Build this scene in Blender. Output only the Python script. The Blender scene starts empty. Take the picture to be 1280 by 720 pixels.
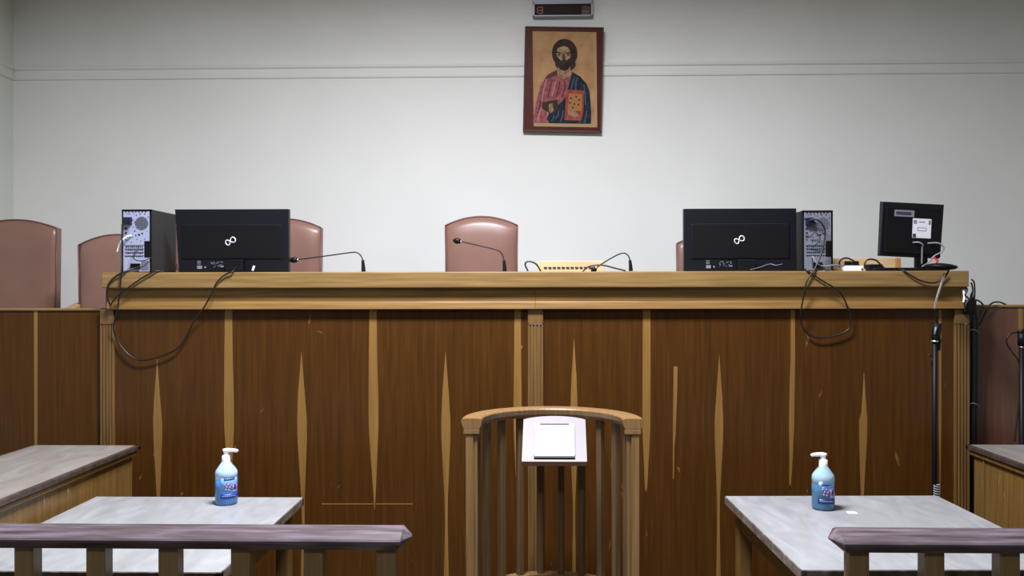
import bpy, bmesh, math, random
from mathutils import Vector, Matrix
random.seed(4)
R = math.radians
C = bpy.context.scene.collection

# ------------------------------------------------------------------ camera
F = 1100.0                      # focal length in pixels of the 1280 px wide frame
CAM = Vector((0, 0, 1.70))
cam_d = bpy.data.cameras.new('camera'); cam_d.sensor_width = 36; cam_d.lens = 36*F/1280
cam_d.clip_start = .05
cam = bpy.data.objects.new('camera', cam_d); C.objects.link(cam)
ROT = Matrix.Rotation(R(1.35), 3, 'Z') @ Matrix.Rotation(R(90), 3, 'X') @ Matrix.Rotation(R(-.09), 3, 'Z')
cam.matrix_world = Matrix.Translation(CAM) @ ROT.to_4x4()
bpy.context.scene.camera = cam

def ray(px, py): return ROT @ Vector(((px-640)/F, (360-py)/F, -1))
def at(px, py, Y):
    d = ray(px, py); return CAM + d*(Y/d.y)
def atz(px, py, z):
    d = ray(px, py); return CAM + d*((z-CAM.z)/d.z)

# ------------------------------------------------------------------ materials
def lin(c):
    return tuple(((v/255)/12.92 if v/255 <= .04045 else ((v/255+.055)/1.055)**2.4) for v in c)
def mat(name, rgb, rough=.5, metal=0, **kw):
    m = bpy.data.materials.new(name); m.use_nodes = True
    b = m.node_tree.nodes['Principled BSDF']
    b.inputs['Base Color'].default_value = (*lin(rgb), 1)
    b.inputs['Roughness'].default_value = rough; b.inputs['Metallic'].default_value = metal
    for k, v in kw.items(): b.inputs[k.replace('_', ' ')].default_value = v
    return m
def noise_mat(name, stops, scale=(1, 1, 1), nscale=5, detail=6, rough=.5, bump=0., rough_var=0., marks=None, distort=0., **kw):
    m = mat(name, stops[0][1], rough, **kw)
    nt = m.node_tree; N = nt.nodes; L = nt.links; b = N['Principled BSDF']
    tc = N.new('ShaderNodeTexCoord'); mp = N.new('ShaderNodeMapping'); mp.inputs['Scale'].default_value = scale
    nz = N.new('ShaderNodeTexNoise'); nz.inputs['Scale'].default_value = nscale
    nz.inputs['Detail'].default_value = detail; nz.inputs['Distortion'].default_value = distort
    cr = N.new('ShaderNodeValToRGB')
    e = cr.color_ramp.elements
    while len(e) < len(stops): e.new(.5)
    for i, (p, c) in enumerate(stops): e[i].position = p; e[i].color = (*lin(c), 1)
    L.new(tc.outputs['Object'], mp.inputs['Vector']); L.new(mp.outputs[0], nz.inputs['Vector'])
    L.new(nz.outputs['Fac'], cr.inputs['Fac'])
    out = cr.outputs['Color']
    if marks:                                   # worn pale scuffs with a shape of their own
        col, sc, lo, hi, amt = marks
        mp2 = N.new('ShaderNodeMapping'); mp2.inputs['Scale'].default_value = sc
        n2 = N.new('ShaderNodeTexNoise'); n2.inputs['Scale'].default_value = 1; n2.inputs['Detail'].default_value = 8; n2.inputs['Distortion'].default_value = .8
        r2 = N.new('ShaderNodeMapRange'); r2.inputs['From Min'].default_value = lo; r2.inputs['From Max'].default_value = hi; r2.inputs['To Max'].default_value = amt
        mx = N.new('ShaderNodeMix'); mx.data_type = 'RGBA'; mx.inputs['B'].default_value = (*lin(col), 1)
        L.new(tc.outputs['Object'], mp2.inputs['Vector']); L.new(mp2.outputs[0], n2.inputs['Vector'])
        L.new(n2.outputs['Fac'], r2.inputs['Value']); L.new(r2.outputs[0], mx.inputs['Factor']); L.new(out, mx.inputs['A'])
        out = mx.outputs['Result']
    L.new(out, b.inputs['Base Color'])
    if bump:
        bp = N.new('ShaderNodeBump'); bp.inputs['Strength'].default_value = bump; bp.inputs['Distance'].default_value = .002
        L.new(nz.outputs['Fac'], bp.inputs['Height']); L.new(bp.outputs[0], b.inputs['Normal'])
    return m

M = {}
M['wall'] = noise_mat('painted_plaster', [(.3, (226, 227, 224)), (.7, (232, 233, 230))], nscale=1.3, rough=.75, bump=.05)
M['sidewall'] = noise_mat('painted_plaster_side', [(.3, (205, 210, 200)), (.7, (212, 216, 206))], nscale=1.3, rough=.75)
M['ceiling'] = noise_mat('ceiling_paint', [(.3, (200, 200, 196)), (.7, (206, 206, 202))], nscale=1.3, rough=.9)
M['floor'] = noise_mat('floor_stone', [(.3, (52, 44, 36)), (.7, (70, 60, 50))], nscale=3, rough=.5)
M['panel'] = noise_mat('brown_veneer', [(.25, (56, 32, 8)), (.5, (65, 38, 10)), (.75, (74, 45, 14))], scale=(26, 26, 1.1), nscale=2.2, detail=8, rough=.36, Specular_IOR_Level=.25,
                       bump=.03, marks=((172, 132, 88), (16, 16, 7), .70, .78, .6), distort=.5)
M['wing'] = noise_mat('brown_veneer_wing', [(.25, (60, 36, 10)), (.5, (68, 41, 12)), (.75, (76, 48, 16))], scale=(26, 26, 1.1), nscale=2.2, Specular_IOR_Level=.15, rough=.36, bump=.03)
M['wing2'] = noise_mat('veneer_red_sheen', [(.25, (76, 48, 34)), (.5, (86, 55, 41)), (.75, (98, 64, 48))], scale=(26, 26, 1.1), nscale=2.2, rough=.36, bump=.03)  # reddish reflection in the lacquer is put into this veneer colour
oak = [(.25, (104, 79, 43)), (.5, (122, 96, 56)), (.75, (140, 112, 68))]
M['oak_h'] = noise_mat('oak_horizontal', oak, scale=(1.3, 28, 28), nscale=2.2, rough=.4, bump=.04)
M['oak_v'] = noise_mat('oak_vertical', [(.25, (88, 63, 32)), (.5, (102, 75, 40)), (.75, (116, 87, 48))], scale=(30, 30, 1.2), nscale=2.2, rough=.42, bump=.04)
M['frieze'] = noise_mat('oak_frieze', [(.25, (102, 75, 37)), (.5, (118, 88, 46)), (.75, (132, 101, 55))], scale=(1.3, 28, 28), nscale=2.2, rough=.5, bump=.04, Specular_IOR_Level=.25)
M['inlay'] = noise_mat('pale_oak_inlay', [(.25, (110, 80, 36)), (.75, (130, 98, 48))], scale=(40, 40, 1.5), nscale=2, rough=.4)
M['stand'] = noise_mat('oak_stand', [(.25, (104, 78, 46)), (.5, (122, 94, 58)), (.75, (138, 108, 70))], scale=(30, 30, 1.2), nscale=2.2, rough=.42, bump=.04)
M['baluster'] = noise_mat('dull_oak', [(.25, (78, 58, 36)), (.5, (92, 70, 45)), (.75, (106, 82, 54))], scale=(30, 30, 1.2), nscale=2.2, rough=.5, bump=.04)
M['rail'] = noise_mat('worn_handrail', [(.25, (54, 44, 46)), (.5, (80, 70, 75)), (.75, (108, 98, 108))], scale=(2.2, 26, 26), nscale=2.2, rough=.26, bump=.05)
M['railpost'] = noise_mat('rail_post_wood', [(.25, (98, 78, 48)), (.5, (112, 91, 58)), (.75, (126, 105, 70))], scale=(30, 30, 1.2), nscale=2.2, rough=.45, bump=.04)
M['laminate'] = noise_mat('grey_laminate', [(.25, (124, 125, 127)), (.5, (136, 137, 139)), (.75, (148, 149, 151))], scale=(5, 1.4, 4), nscale=2.4, detail=9, rough=.38, distort=1.2)
M['laminate2'] = noise_mat('grey_desk_laminate', [(.25, (112, 107, 103)), (.5, (124, 119, 114)), (.75, (138, 133, 128))], scale=(5, 1.4, 4), nscale=2.4, detail=9, rough=.38, distort=1.2)
M['edging'] = noise_mat('worn_edging', [(.3, (70, 60, 53)), (.5, (96, 86, 78)), (.7, (124, 114, 106))], scale=(14, 14, 14), nscale=2, rough=.5)
M['edging2'] = noise_mat('brown_desk_edging', [(.3, (46, 36, 32)), (.7, (72, 58, 51))], scale=(14, 14, 14), nscale=2, rough=.45)
M['deskside'] = noise_mat('desk_oak', [(.25, (88, 64, 29)), (.5, (102, 76, 37)), (.75, (116, 88, 47))], scale=(26, 26, 1.3), nscale=2.2, rough=.4, bump=.03,
                          marks=((196, 164, 110), (30, 30, 8), .66, .74, .5))
M['leather'] = noise_mat('tan_leather', [(.3, (122, 90, 80)), (.7, (134, 100, 88))], nscale=4, rough=.36, bump=.04)
M['piping'] = mat('leather_piping', (104, 72, 70), .45)
M['chairwood'] = noise_mat('chair_wood', [(.3, (150, 122, 86)), (.7, (172, 142, 104))], scale=(4, 20, 20), nscale=2, rough=.45)
M['palewood'] = noise_mat('pale_wood', [(.3, (176, 148, 108)), (.7, (196, 168, 128))], scale=(2, 24, 24), nscale=2, rough=.5)
M['endgrain'] = mat('end_grain', (160, 114, 66), .6)
M['black'] = mat('black_plastic', (10, 10, 13), .5, Specular_IOR_Level=.2)
M['blackside'] = mat('dark_grey_steel', (27, 29, 29), .55, Specular_IOR_Level=.3)
M['shell'] = mat('monitor_shell', (7, 9, 17), .45, Specular_IOR_Level=.3)
M['shell2'] = mat('monitor_raised_back', (5, 5, 8), .5, Specular_IOR_Level=.25)
M['cable'] = mat('cable_black', (14, 11, 12), .45)
M['greycable'] = mat('cable_grey', (120, 122, 130), .45)
M['whitecable'] = mat('cable_white', (214, 214, 220), .45)
M['red'] = mat('red_plug', (170, 34, 48), .4)
M['blueplug'] = mat('blue_plug', (16, 16, 48), .4)
M['silver'] = mat('silver_steel', (160, 165, 194), .42, .25)
M['silver2'] = mat('dull_steel', (118, 122, 134), .45, .3)
M['mesh'] = mat('fan_grille_grey', (96, 98, 112), .55)
M['slot'] = mat('slot_black', (22, 22, 40), .6)
M['chrome'] = mat('chrome', (206, 200, 194), .25, .9)
M['logo'] = mat('logo_silver', (196, 198, 204), .35, .2)
M['sticker'] = mat('white_sticker', (204, 204, 212), .6)
M['stickergrey'] = mat('grey_print', (110, 112, 124), .6)
M['stickerdark'] = mat('dark_print', (44, 46, 60), .6)
M['white'] = mat('white_plastic', (240, 240, 244), .35)
M['paper'] = mat('white_paper', (246, 246, 248), .6)
M['framewhite'] = mat('rest_frame_white', (146, 142, 146), .45)
M['board'] = mat('white_gloss_board', (126, 119, 123), .45, Specular_IOR_Level=.3)
M['boardedge'] = mat('board_edge', (150, 122, 108), .45)
M['gel'] = mat('blue_gel', (62, 118, 178), .2, Transmission_Weight=.15)
M['clear'] = mat('clear_blue_plastic', (168, 198, 234), .15, Transmission_Weight=.15)
M['gel2'] = mat('teal_blue_gel', (62, 102, 136), .2, Transmission_Weight=.15)
M['clear2'] = mat('clear_teal_plastic', (150, 178, 194), .15, Transmission_Weight=.15)
M['label_blue'] = mat('label_blue', (24, 44, 140), .4)
M['label_navy'] = mat('label_navy', (20, 32, 96), .4)
M['label_pink'] = mat('label_pink', (170, 120, 170), .4)
M['label_pale'] = mat('label_pale', (104, 148, 206), .4)
M['frame'] = noise_mat('icon_frame_red', [(.3, (62, 14, 7)), (.7, (84, 24, 11))], nscale=8, rough=.45, Specular_IOR_Level=.12)
M['frameedge'] = mat('icon_frame_edge', (84, 66, 54), .5, Specular_IOR_Level=.12)
M['gold'] = noise_mat('icon_gold', [(.3, (150, 112, 74)), (.7, (184, 142, 98))], nscale=9, rough=.5, Specular_IOR_Level=.12)
M['creamline'] = mat('icon_cream_border', (168, 140, 102), .6, Specular_IOR_Level=.12)
M['hair'] = noise_mat('icon_hair', [(.35, (36, 26, 20)), (.65, (60, 46, 36))], nscale=28, rough=.6, Specular_IOR_Level=.12)
M['face'] = noise_mat('icon_face', [(.35, (120, 94, 72)), (.65, (164, 134, 106))], nscale=28, rough=.6, Specular_IOR_Level=.12)
M['faceshade'] = mat('icon_face_brown', (78, 56, 42), .6, Specular_IOR_Level=.12)
M['pink'] = noise_mat('icon_pink', [(.35, (116, 62, 66)), (.65, (158, 92, 94))], nscale=28, rough=.6, Specular_IOR_Level=.12)
M['pinkdark'] = mat('icon_robe_fold', (92, 42, 50), .6, Specular_IOR_Level=.12)
M['pinklight'] = mat('icon_robe_light', (172, 116, 114), .6, Specular_IOR_Level=.12)
M['blue'] = noise_mat('icon_blue', [(.35, (16, 22, 32)), (.65, (36, 46, 62))], nscale=28, rough=.6, Specular_IOR_Level=.12)
M['bluelight'] = mat('icon_cloak_light', (66, 82, 98), .6, Specular_IOR_Level=.12)
M['book'] = noise_mat('icon_book', [(.35, (128, 52, 42)), (.65, (160, 78, 58))], nscale=28, rough=.6, Specular_IOR_Level=.12)
M['bookgold'] = mat('icon_book_gold', (160, 108, 64), .6, Specular_IOR_Level=.12)
M['olive'] = mat('icon_olive', (52, 46, 30), .6, Specular_IOR_Level=.12)
M['signcase'] = mat('sign_case', (150, 154, 164), .4, .4)
M['signface'] = mat('sign_maroon', (30, 4, 6), .5, Specular_IOR_Level=.2)
M['signbrown'] = mat('sign_dim_segments', (128, 82, 58), .5)
M['signdim'] = mat('sign_dim_block', (62, 28, 20), .5)

# ------------------------------------------------------------------ mesh helpers
def box(bm, x0, x1, y0, y1, z0, z1, bevel=0, mi=0):
    r = bmesh.ops.create_cube(bm, size=1)
    vs = r['verts']
    for v in vs:
        v.co = Vector((x0+(v.co.x+.5)*(x1-x0), y0+(v.co.y+.5)*(y1-y0), z0+(v.co.z+.5)*(z1-z0)))
    fs = set(f for v in vs for f in v.link_faces)
    for f in fs: f.material_index = mi
    if bevel:
        es = list(set(e for v in vs for e in v.link_edges))
        bmesh.ops.bevel(bm, geom=es, offset=bevel, segments=2, affect='EDGES', profile=.6)
    return bm
def prism(bm, poly, axis, a, b, mi=0):
    """extrude a polygon along an axis; poly are the two other coordinates in order"""
    def P(p, t):
        if axis == 'x': return (t, p[0], p[1])
        if axis == 'y': return (p[0], t, p[1])
        return (p[0], p[1], t)
    A = [bm.verts.new(P(p, a)) for p in poly]; B = [bm.verts.new(P(p, b)) for p in poly]
    n = len(poly); fs = [bm.faces.new(A), bm.faces.new(B[::-1])]
    for i in range(n): fs.append(bm.faces.new((A[i], B[i], B[(i+1) % n], A[(i+1) % n])))
    for f in fs: f.material_index = mi
    return bm
def lathe(bm, prof, cx=0, cy=0, n=28, mi=0, cap=True):
    rings = [[bm.verts.new((cx+r*math.cos(2*math.pi*i/n), cy+r*math.sin(2*math.pi*i/n), z)) for i in range(n)] for r, z in prof]
    for k in range(len(rings)-1):
        for i in range(n):
            f = bm.faces.new((rings[k][i], rings[k][(i+1) % n], rings[k+1][(i+1) % n], rings[k+1][i])); f.material_index = mi; f.smooth = True
    if cap:
        bm.faces.new(rings[0][::-1]).material_index = mi; bm.faces.new(rings[-1]).material_index = mi
    return bm
def smooth_path(pts, k=8):
    pts = [Vector(p) for p in pts]
    if len(pts) < 3: return pts
    P = [2*pts[0]-pts[1]] + pts + [2*pts[-1]-pts[-2]]; out = []
    for i in range(1, len(P)-2):
        for j in range(k):
            t = j/k; a, b, c, d = P[i-1], P[i], P[i+1], P[i+2]
            out.append(.5*((2*b)+(c-a)*t+(2*a-5*b+4*c-d)*t*t+(3*b-a-3*c+d)*t**3))
    out.append(pts[-1]); return out
def tube(bm, pts, r, n=8, smooth=True, mi=0):
    P = smooth_path(pts) if smooth else [Vector(p) for p in pts]
    rr = r if callable(r) else (lambda t: r)
    t0 = (P[1]-P[0]).normalized(); nrm = t0.orthogonal().normalized(); rings = []
    for i, p in enumerate(P):
        t = (P[min(i+1, len(P)-1)]-P[max(i-1, 0)]).normalized()
        nrm = (nrm - t*nrm.dot(t)).normalized(); bn = t.cross(nrm); q = rr(i/(len(P)-1))
        rings.append([bm.verts.new(p+q*(math.cos(2*math.pi*j/n)*nrm+math.sin(2*math.pi*j/n)*bn)) for j in range(n)])
    for k in range(len(rings)-1):
        for j in range(n):
            f = bm.faces.new((rings[k][j], rings[k][(j+1) % n], rings[k+1][(j+1) % n], rings[k+1][j])); f.smooth = True; f.material_index = mi
    bm.faces.new(rings[0][::-1]).material_index = mi; bm.faces.new(rings[-1]).material_index = mi
    return bm
def NB(): return bmesh.new()

def root_of(o):
    while o.parent: o = o.parent
    return o
def obj(name, bm, m, parent=None, world=True, label=None):
    """link a bmesh as one object; world=True means the vertices are in world coordinates"""
    bmesh.ops.recalc_face_normals(bm, faces=bm.faces)
    if parent is not None and world:
        bmesh.ops.translate(bm, verts=bm.verts, vec=-root_of(parent).location)
    me = bpy.data.meshes.new(name); bm.to_mesh(me); bm.free()
    for x in (m if isinstance(m, (list, tuple)) else [m]): me.materials.append(M[x])
    o = bpy.data.objects.new(name, me); C.objects.link(o)
    if parent is not None: o.parent = parent
    if label: o['label'] = label
    return o
def center_origin(o):
    """put a top-level mesh's origin at the middle of its base"""
    vs = o.data.vertices
    lo = Vector((min(v.co[i] for v in vs) for i in range(3))); hi = Vector((max(v.co[i] for v in vs) for i in range(3)))
    c = Vector(((lo.x+hi.x)/2, (lo.y+hi.y)/2, lo.z))
    for v in vs: v.co -= c
    o.location = c
def thing(name, label, cat, loc=(0, 0, 0), rotz=0, group=None):
    o = bpy.data.objects.new(name, None); C.objects.link(o); o.empty_display_size = .1
    o.location = loc; o.rotation_euler = (0, 0, rotz); o['label'] = label; o['category'] = cat
    if group: o['group'] = group
    return o
def tag(o, label, cat, group=None):
    o['label'] = label; o['category'] = cat
    if group: o['group'] = group
    center_origin(o); return o
def struct(name, bm, m):
    o = obj(name, bm, m); o['kind'] = 'structure'; return o

# ------------------------------------------------------------------ the room
YW = 7.0                         # back wall
XL = at(17, 200, YW).x           # left corner
XR, ZC, YF = 4.75, 4.45, -3.0
def room_box(name, m, *a):
    return struct(name, box(NB(), *a), m)
room_box('floor', 'floor', XL-.2, XR+.2, YF-.2, YW+.2, -.12, 0)
room_box('ceiling', 'ceiling', XL-.2, XR+.2, YF-.2, YW+.2, ZC, ZC+.12)
room_box('wall_back', 'wall', XL-.2, XR+.2, YW, YW+.2, 0, ZC)
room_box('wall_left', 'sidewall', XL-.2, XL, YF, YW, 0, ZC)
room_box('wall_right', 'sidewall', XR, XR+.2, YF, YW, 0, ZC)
room_box('wall_front', 'panel', XL-.2, XR+.2, YF-.2, YF, 0, ZC)  # unseen wall, given dark veneer to cut the bounce light
# picture rail round the room
zt, zb = at(640, 80, YW).z, at(640, 96, YW).z
def rail_profile(s):             # (distance from wall, z)
    return [(0, zb), (.010*s, zb), (.014*s, zb+.012), (.014*s, zt-.03), (.026*s, zt-.02), (.030*s, zt-.004), (.024*s, zt), (0, zt)]
struct('trim_1', prism(NB(), [(YW-d, z) for d, z in rail_profile(1)], 'x', XL, XR), 'wall')
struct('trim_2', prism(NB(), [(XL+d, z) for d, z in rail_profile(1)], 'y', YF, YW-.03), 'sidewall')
# raised platform behind the bench
ZP = .85
room_box('platform', 'floor', XL, XR, 4.86, YW, 0, ZP)

# ------------------------------------------------------------------ judges' bench
YL = 4.68                        # front of the top ledge
YP = 4.745                       # face of the panels
zT = at(640, 339.5, YL).z; zLb = at(640, 359.5, YL).z
zF = at(640, 386, YP-.02).z      # bottom of the frieze
X0, X1 = at(127, 350, YL).x, at(1211.5, 350, YL).x
bench = thing('judges_bench', 'long high wooden judges bench with pale inlaid strips and oak ledge', 'bench', ((X0+X1)/2, 5.1, 0))
# ledge (top slab)
bm = box(NB(), X0, X1, YL, 5.52, zLb, zT, .006); obj('top_ledge', bm, 'oak_h', bench)
# frieze in two lengths with a flared lower bead
fx0, fx1, fxm = at(137, 370, YP).x, at(1204, 370, YP).x, at(669, 370, YP).x
prof = [(4.80, zLb), (YP-.030, zLb), (YP-.028, zF+.040), (YP-.031, zF+.034), (YP-.036, zF+.008), (YP-.037, zF), (4.80, zF)]
for a, b in ((fx0, fxm-.0008), (fxm+.0008, fx1)):
    obj('frieze', prism(NB(), prof, 'x', a, b), 'frieze', bench)
obj('frieze_backing', box(NB(), fx0+.005, fx1-.005, 4.801, 4.83, zF+.001, zLb-.001), 'oak_v', bench)  # unseen board added to block light coming through the frieze seam
# panels
pL0, pL1 = at(143, 500, YP).x, at(661, 500, YP).x
pR0, pR1 = at(678, 500, YP).x, at(1193, 500, YP).x
panelL = obj('panel', box(NB(), pL0, pL1, YP, YP+.04, 0, zF), 'panel', bench)
panelR = obj('panel', box(NB(), pR0, pR1, YP, YP+.04, 0, zF), 'panel', bench)
def strip(parent, pts, x_off=0, name='inlay', m='inlay', y=None):
    """pts: (py, left px, right px) down the panel face"""
    y = YP if y is None else y
    bm = NB(); fr = []; bk = []
    for py, a, b in pts:
        pa, pb = at(a, py, y), at(b, py, y)
        fr.append((bm.verts.new((pa.x, y-.0012, pa.z)), bm.verts.new((pb.x, y-.0012, pb.z))))
        bk.append((bm.verts.new((pa.x, y+.002, pa.z)), bm.verts.new((pb.x, y+.002, pb.z))))
    for i in range(len(pts)-1):
        bm.faces.new((fr[i][0], fr[i][1], fr[i+1][1], fr[i+1][0])); bm.faces.new((bk[i][1], bk[i][0], bk[i+1][0], bk[i+1][1]))
        bm.faces.new((fr[i][0], fr[i+1][0], bk[i+1][0], bk[i][0])); bm.faces.new((fr[i+1][1], fr[i][1], bk[i][1], bk[i+1][1]))
    bm.faces.new((fr[0][1], fr[0][0], bk[0][0], bk[0][1])); bm.faces.new((fr[-1][0], fr[-1][1], bk[-1][1], bk[-1][0]))
    return obj(name, bm, m, parent)
def hw(c, *rows): return [(py, c-w/2+dx, c+w/2+dx) for py, w, dx in rows]
# full-height strips that swell and run out to a point, then the spindles between them
def full(c, top, mid, end, s=0):
    return [(387, c-top/2, c+top/2), (450, c-(top*.55+mid*.45)/2, c+(top*.55+mid*.45)/2), (505, c-mid/2+s*.3, c+mid/2+s*.3), (535, c-mid*.96/2+s*.4, c+mid*.96/2+s*.4),
            (575, c-mid*.62/2+s*.6, c+mid*.62/2+s*.6), (610, c-mid*.3/2+s*.9, c+mid*.3/2+s*.9), (end, c-.15+s, c+.15+s)]
def spindle(c, tip, mid, s=0, tail=True):
    r = [(tip, c-.2, c+.2), (tip+25, c-mid*.17, c+mid*.17), (tip+50, c-mid*.34, c+mid*.34), (525, c-mid/2+s*.3, c+mid/2+s*.3), (548, c-mid*.49+s*.4, c+mid*.49+s*.4), (585, c-mid*.34+s*.6, c+mid*.34+s*.6),
         (625, c-mid*.17+s*.8, c+mid*.17+s*.8), (655, c-1.6+s, c+1.6+s)]
    if tail: r += [(690, c-mid*.2+s, c+mid*.2+s), (740, c-mid*.3+s, c+mid*.3+s)]
    return r
for p, q in ((panelL, spindle(196.5, 449, 11, 2)), (panelL, full(285.7, 9, 12.5, 645, 2)), (panelL, spindle(376.8, 440, 12, 2.5)), (panelL, full(466.3, 9, 12.5, 637, 2)),
             (panelL, spindle(557, 440, 11.5, 1)), (panelL, full(647, 8, 10, 640, 0)),
             (panelR, spindle(717.5, 423, 9.5, 0)), (panelR, full(808.3, 9.5, 10, 615, -1)), (panelR, spindle(899, 444, 10.5, -1)),
             (panelR, full(991, 5, 6.5, 604, -4)), (panelR, spindle(1080, 466, 10, -3)), (panelR, full(1175, 3, 3, 640, 0))):
    strip(p, q)
strip(panelR, [(458, 842, 847), (500, 841.6, 846), (545, 841.2, 844.4), (555, 841.2, 843.2), (599, 841, 842.2)], name='scratch', m='inlay')
strip(panelL, [(629.3, 402, 516), (630.6, 402, 516)], name='scratch', m='inlay')
# fluted pilasters with plain capital blocks
def pilaster(px0, px1):
    a, b = at(px0, 500, YP).x, at(px1, 500, YP).x; y0 = YP-.016; zc = at(640, 405, YP).z
    n = 4; w = (b-a); pts = [(a, YP+.03), (a, y0)]
    for i in range(n):
        c = a+w*(.17+.22*i); g = w*.055
        pts += [(c-g, y0), (c-g*.6, y0+.006), (c+g*.6, y0+.006), (c+g, y0)]
    pts += [(b, y0), (b, YP+.03)]
    p = obj('pilaster', prism(NB(), pts, 'z', 0, zc-.003), 'oak_v', bench)
    obj('capital_block', box(NB(), a, b, y0-.002, YP+.03, zc, zF-.001, .002), 'oak_v', p)
pilaster(127, 144); pilaster(660, 679); pilaster(1192, 1210)
# ends and inner desk
obj('end_panel', box(NB(), at(129, 500, YP).x, at(129, 500, YP).x+.03, YP+.031, 5.5, ZP+.001, zLb-.001), 'oak_v', bench)
ex = at(1209, 500, YP).x
obj('end_panel', box(NB(), ex-.03, ex, YP+.031, 5.5, ZP+.001, zLb-.001), 'oak_v', bench)

# partitions beside the bench
def partition(name, label, xa, xb, y, ztop, m, inlays):
    t = thing(name, label, 'partition', ((xa+xb)/2, y, 0))
    b = obj('panel', box(NB(), xa, xb, y, y+.05, 0, ztop-.012), m, t)
    obj('cap', box(NB(), xa, xb, y-.008, y+.07, ztop-.012, ztop, .003), 'oak_h', t)
    for q in inlays: strip(b, q, y=y)
zl = at(60, 385.5, 4.75).z
partition('wooden_partition', 'low wooden partition left of the bench, in front of the two leftmost chairs', XL+.005, at(126.2, 400, 4.75).x, 4.75, zl, 'wing',
          [[(388, 42.5, 47), (500, 42.8, 46.8), (560, 43, 46.5)]])
zr = at(1250, 381, 4.82).z
partition('wooden_partition', 'reddish brown wooden partition beside the bench behind the dangling cables', at(1219, 400, 4.82).x, XR-.005, 4.82, zr, 'wing2',
          [[(384, 1273, 1278), (500, 1273.5, 1278), (560, 1274, 1277.5)]])

# ------------------------------------------------------------------ leather chairs
def backrest_mesh(w, z0, H, sag, d, nx=18, nz=16):
    bm = NB(); F_, B_ = [], []
    for j in range(nz+1):
        v = j/nz; rf, rb = [], []
        for i in range(nx+1):
            u = -1+2*i/nx; top = H-sag*u*u
            taper = 1-.04*(1-v)
            z = z0+(top-z0)*v
            bul = (1-u**6)*(1-(2*v-1)**8)
            rf.append(bm.verts.new((u*w/2*taper, -d*.35-d*.35*bul, z)))
            rb.append(bm.verts.new((u*w/2*taper, d*.4+d*.12*bul, z)))
        F_.append(rf); B_.append(rb)
    for j in range(nz):
        for i in range(nx):
            for G, s in ((F_, 1), (B_, -1)):
                f = bm.faces.new((G[j][i], G[j][i+1], G[j+1][i+1], G[j+1][i])); f.smooth = True
    def side(ring):
        for (a, b) in ring:
            bm.faces.new((a[0], a[1], b[1], b[0]))
    col = lambda i: [((F_[j][i], B_[j][i]), (F_[j+1][i], B_[j+1][i])) for j in range(nz)]
    row = lambda j: [((F_[j][i], B_[j][i]), (F_[j][i+1], B_[j][i+1])) for i in range(nx)]
    for rg in (col(0), col(nx), row(0), row(nz)): side(rg)
    return bm
def chair(px, top_py, Y, w, label, rot=0, sag=.062, arm=.755):
    p = at(px, top_py, Y); H = p.z-ZP
    t = thing('leather_chair', label, 'chair', (p.x, Y, ZP), rot, "judges' chairs behind the bench")
    b = obj('backrest', backrest_mesh(w, .40, H, sag, .085), 'leather', t, world=False)
    pts = [(-w/2*.965, -.031, .42), (-w/2*.985, -.031, .42+(H-sag-.42)*.6), (-w/2, -.031, H-sag)]
    arc = [(w/2*u, -.031, H-sag*u*u) for u in [-1+.1*i for i in range(21)]]
    bm = NB(); tube(bm, pts, .0045, 6, False); tube(bm, arc, .0045, 6, False); tube(bm, [(-x, y, z) for x, y, z in pts], .0045, 6, False)
    obj('piping', bm, 'piping', b, world=False)
    obj('seat', box(NB(), -w/2, w/2, -.56, -.04, .40, .52, .03), 'leather', t, world=False)
    for s in (-1, 1):
        x = s*(w/2+.015)
        bm = box(NB(), x-.03, x+.03, -.44, .02, arm-.035, arm, .01)
        for v in bm.verts: v.co.z += .22*(v.co.y-.0)
        a = obj('armrest', bm, 'chairwood', t, world=False)
        obj('arm_post', box(NB(), x-.02, x+.02, -.40, -.35, .45, arm-.12), 'chairwood', a, world=False)
        for y in (-.52, -.02):
            obj('leg', box(NB(), s*(w/2-.05)-.022, s*(w/2-.05)+.022, y-.022, y+.022, 0, .40, .004), 'chairwood', t, world=False)
    return t
chair(22, 275, 6.15, .593, 'brown leather high-backed chair nearest the left wall, behind the wooden partition', arm=.66)
chair(149, 293.5, 5.75, .515, 'brown leather high-backed chair half hidden behind the left computer tower, its wooden armrest showing', sag=.07)
chair(258, 276, 6.55, .52, 'leather chair of which only a thin sliver shows between left tower and monitor', sag=.07)
chair(358, 274, 6.1, .50, 'leather chair sticking out from behind the left monitor, right of its screen')
chair(602, 271, 6.1, .50, 'pinkish brown leather chair in the middle of the bench, fully in view behind a microphone')
chair(891, 293, 6.1, .50, 'leather chair almost hidden by the right monitor, its edge peeping out')

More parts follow.
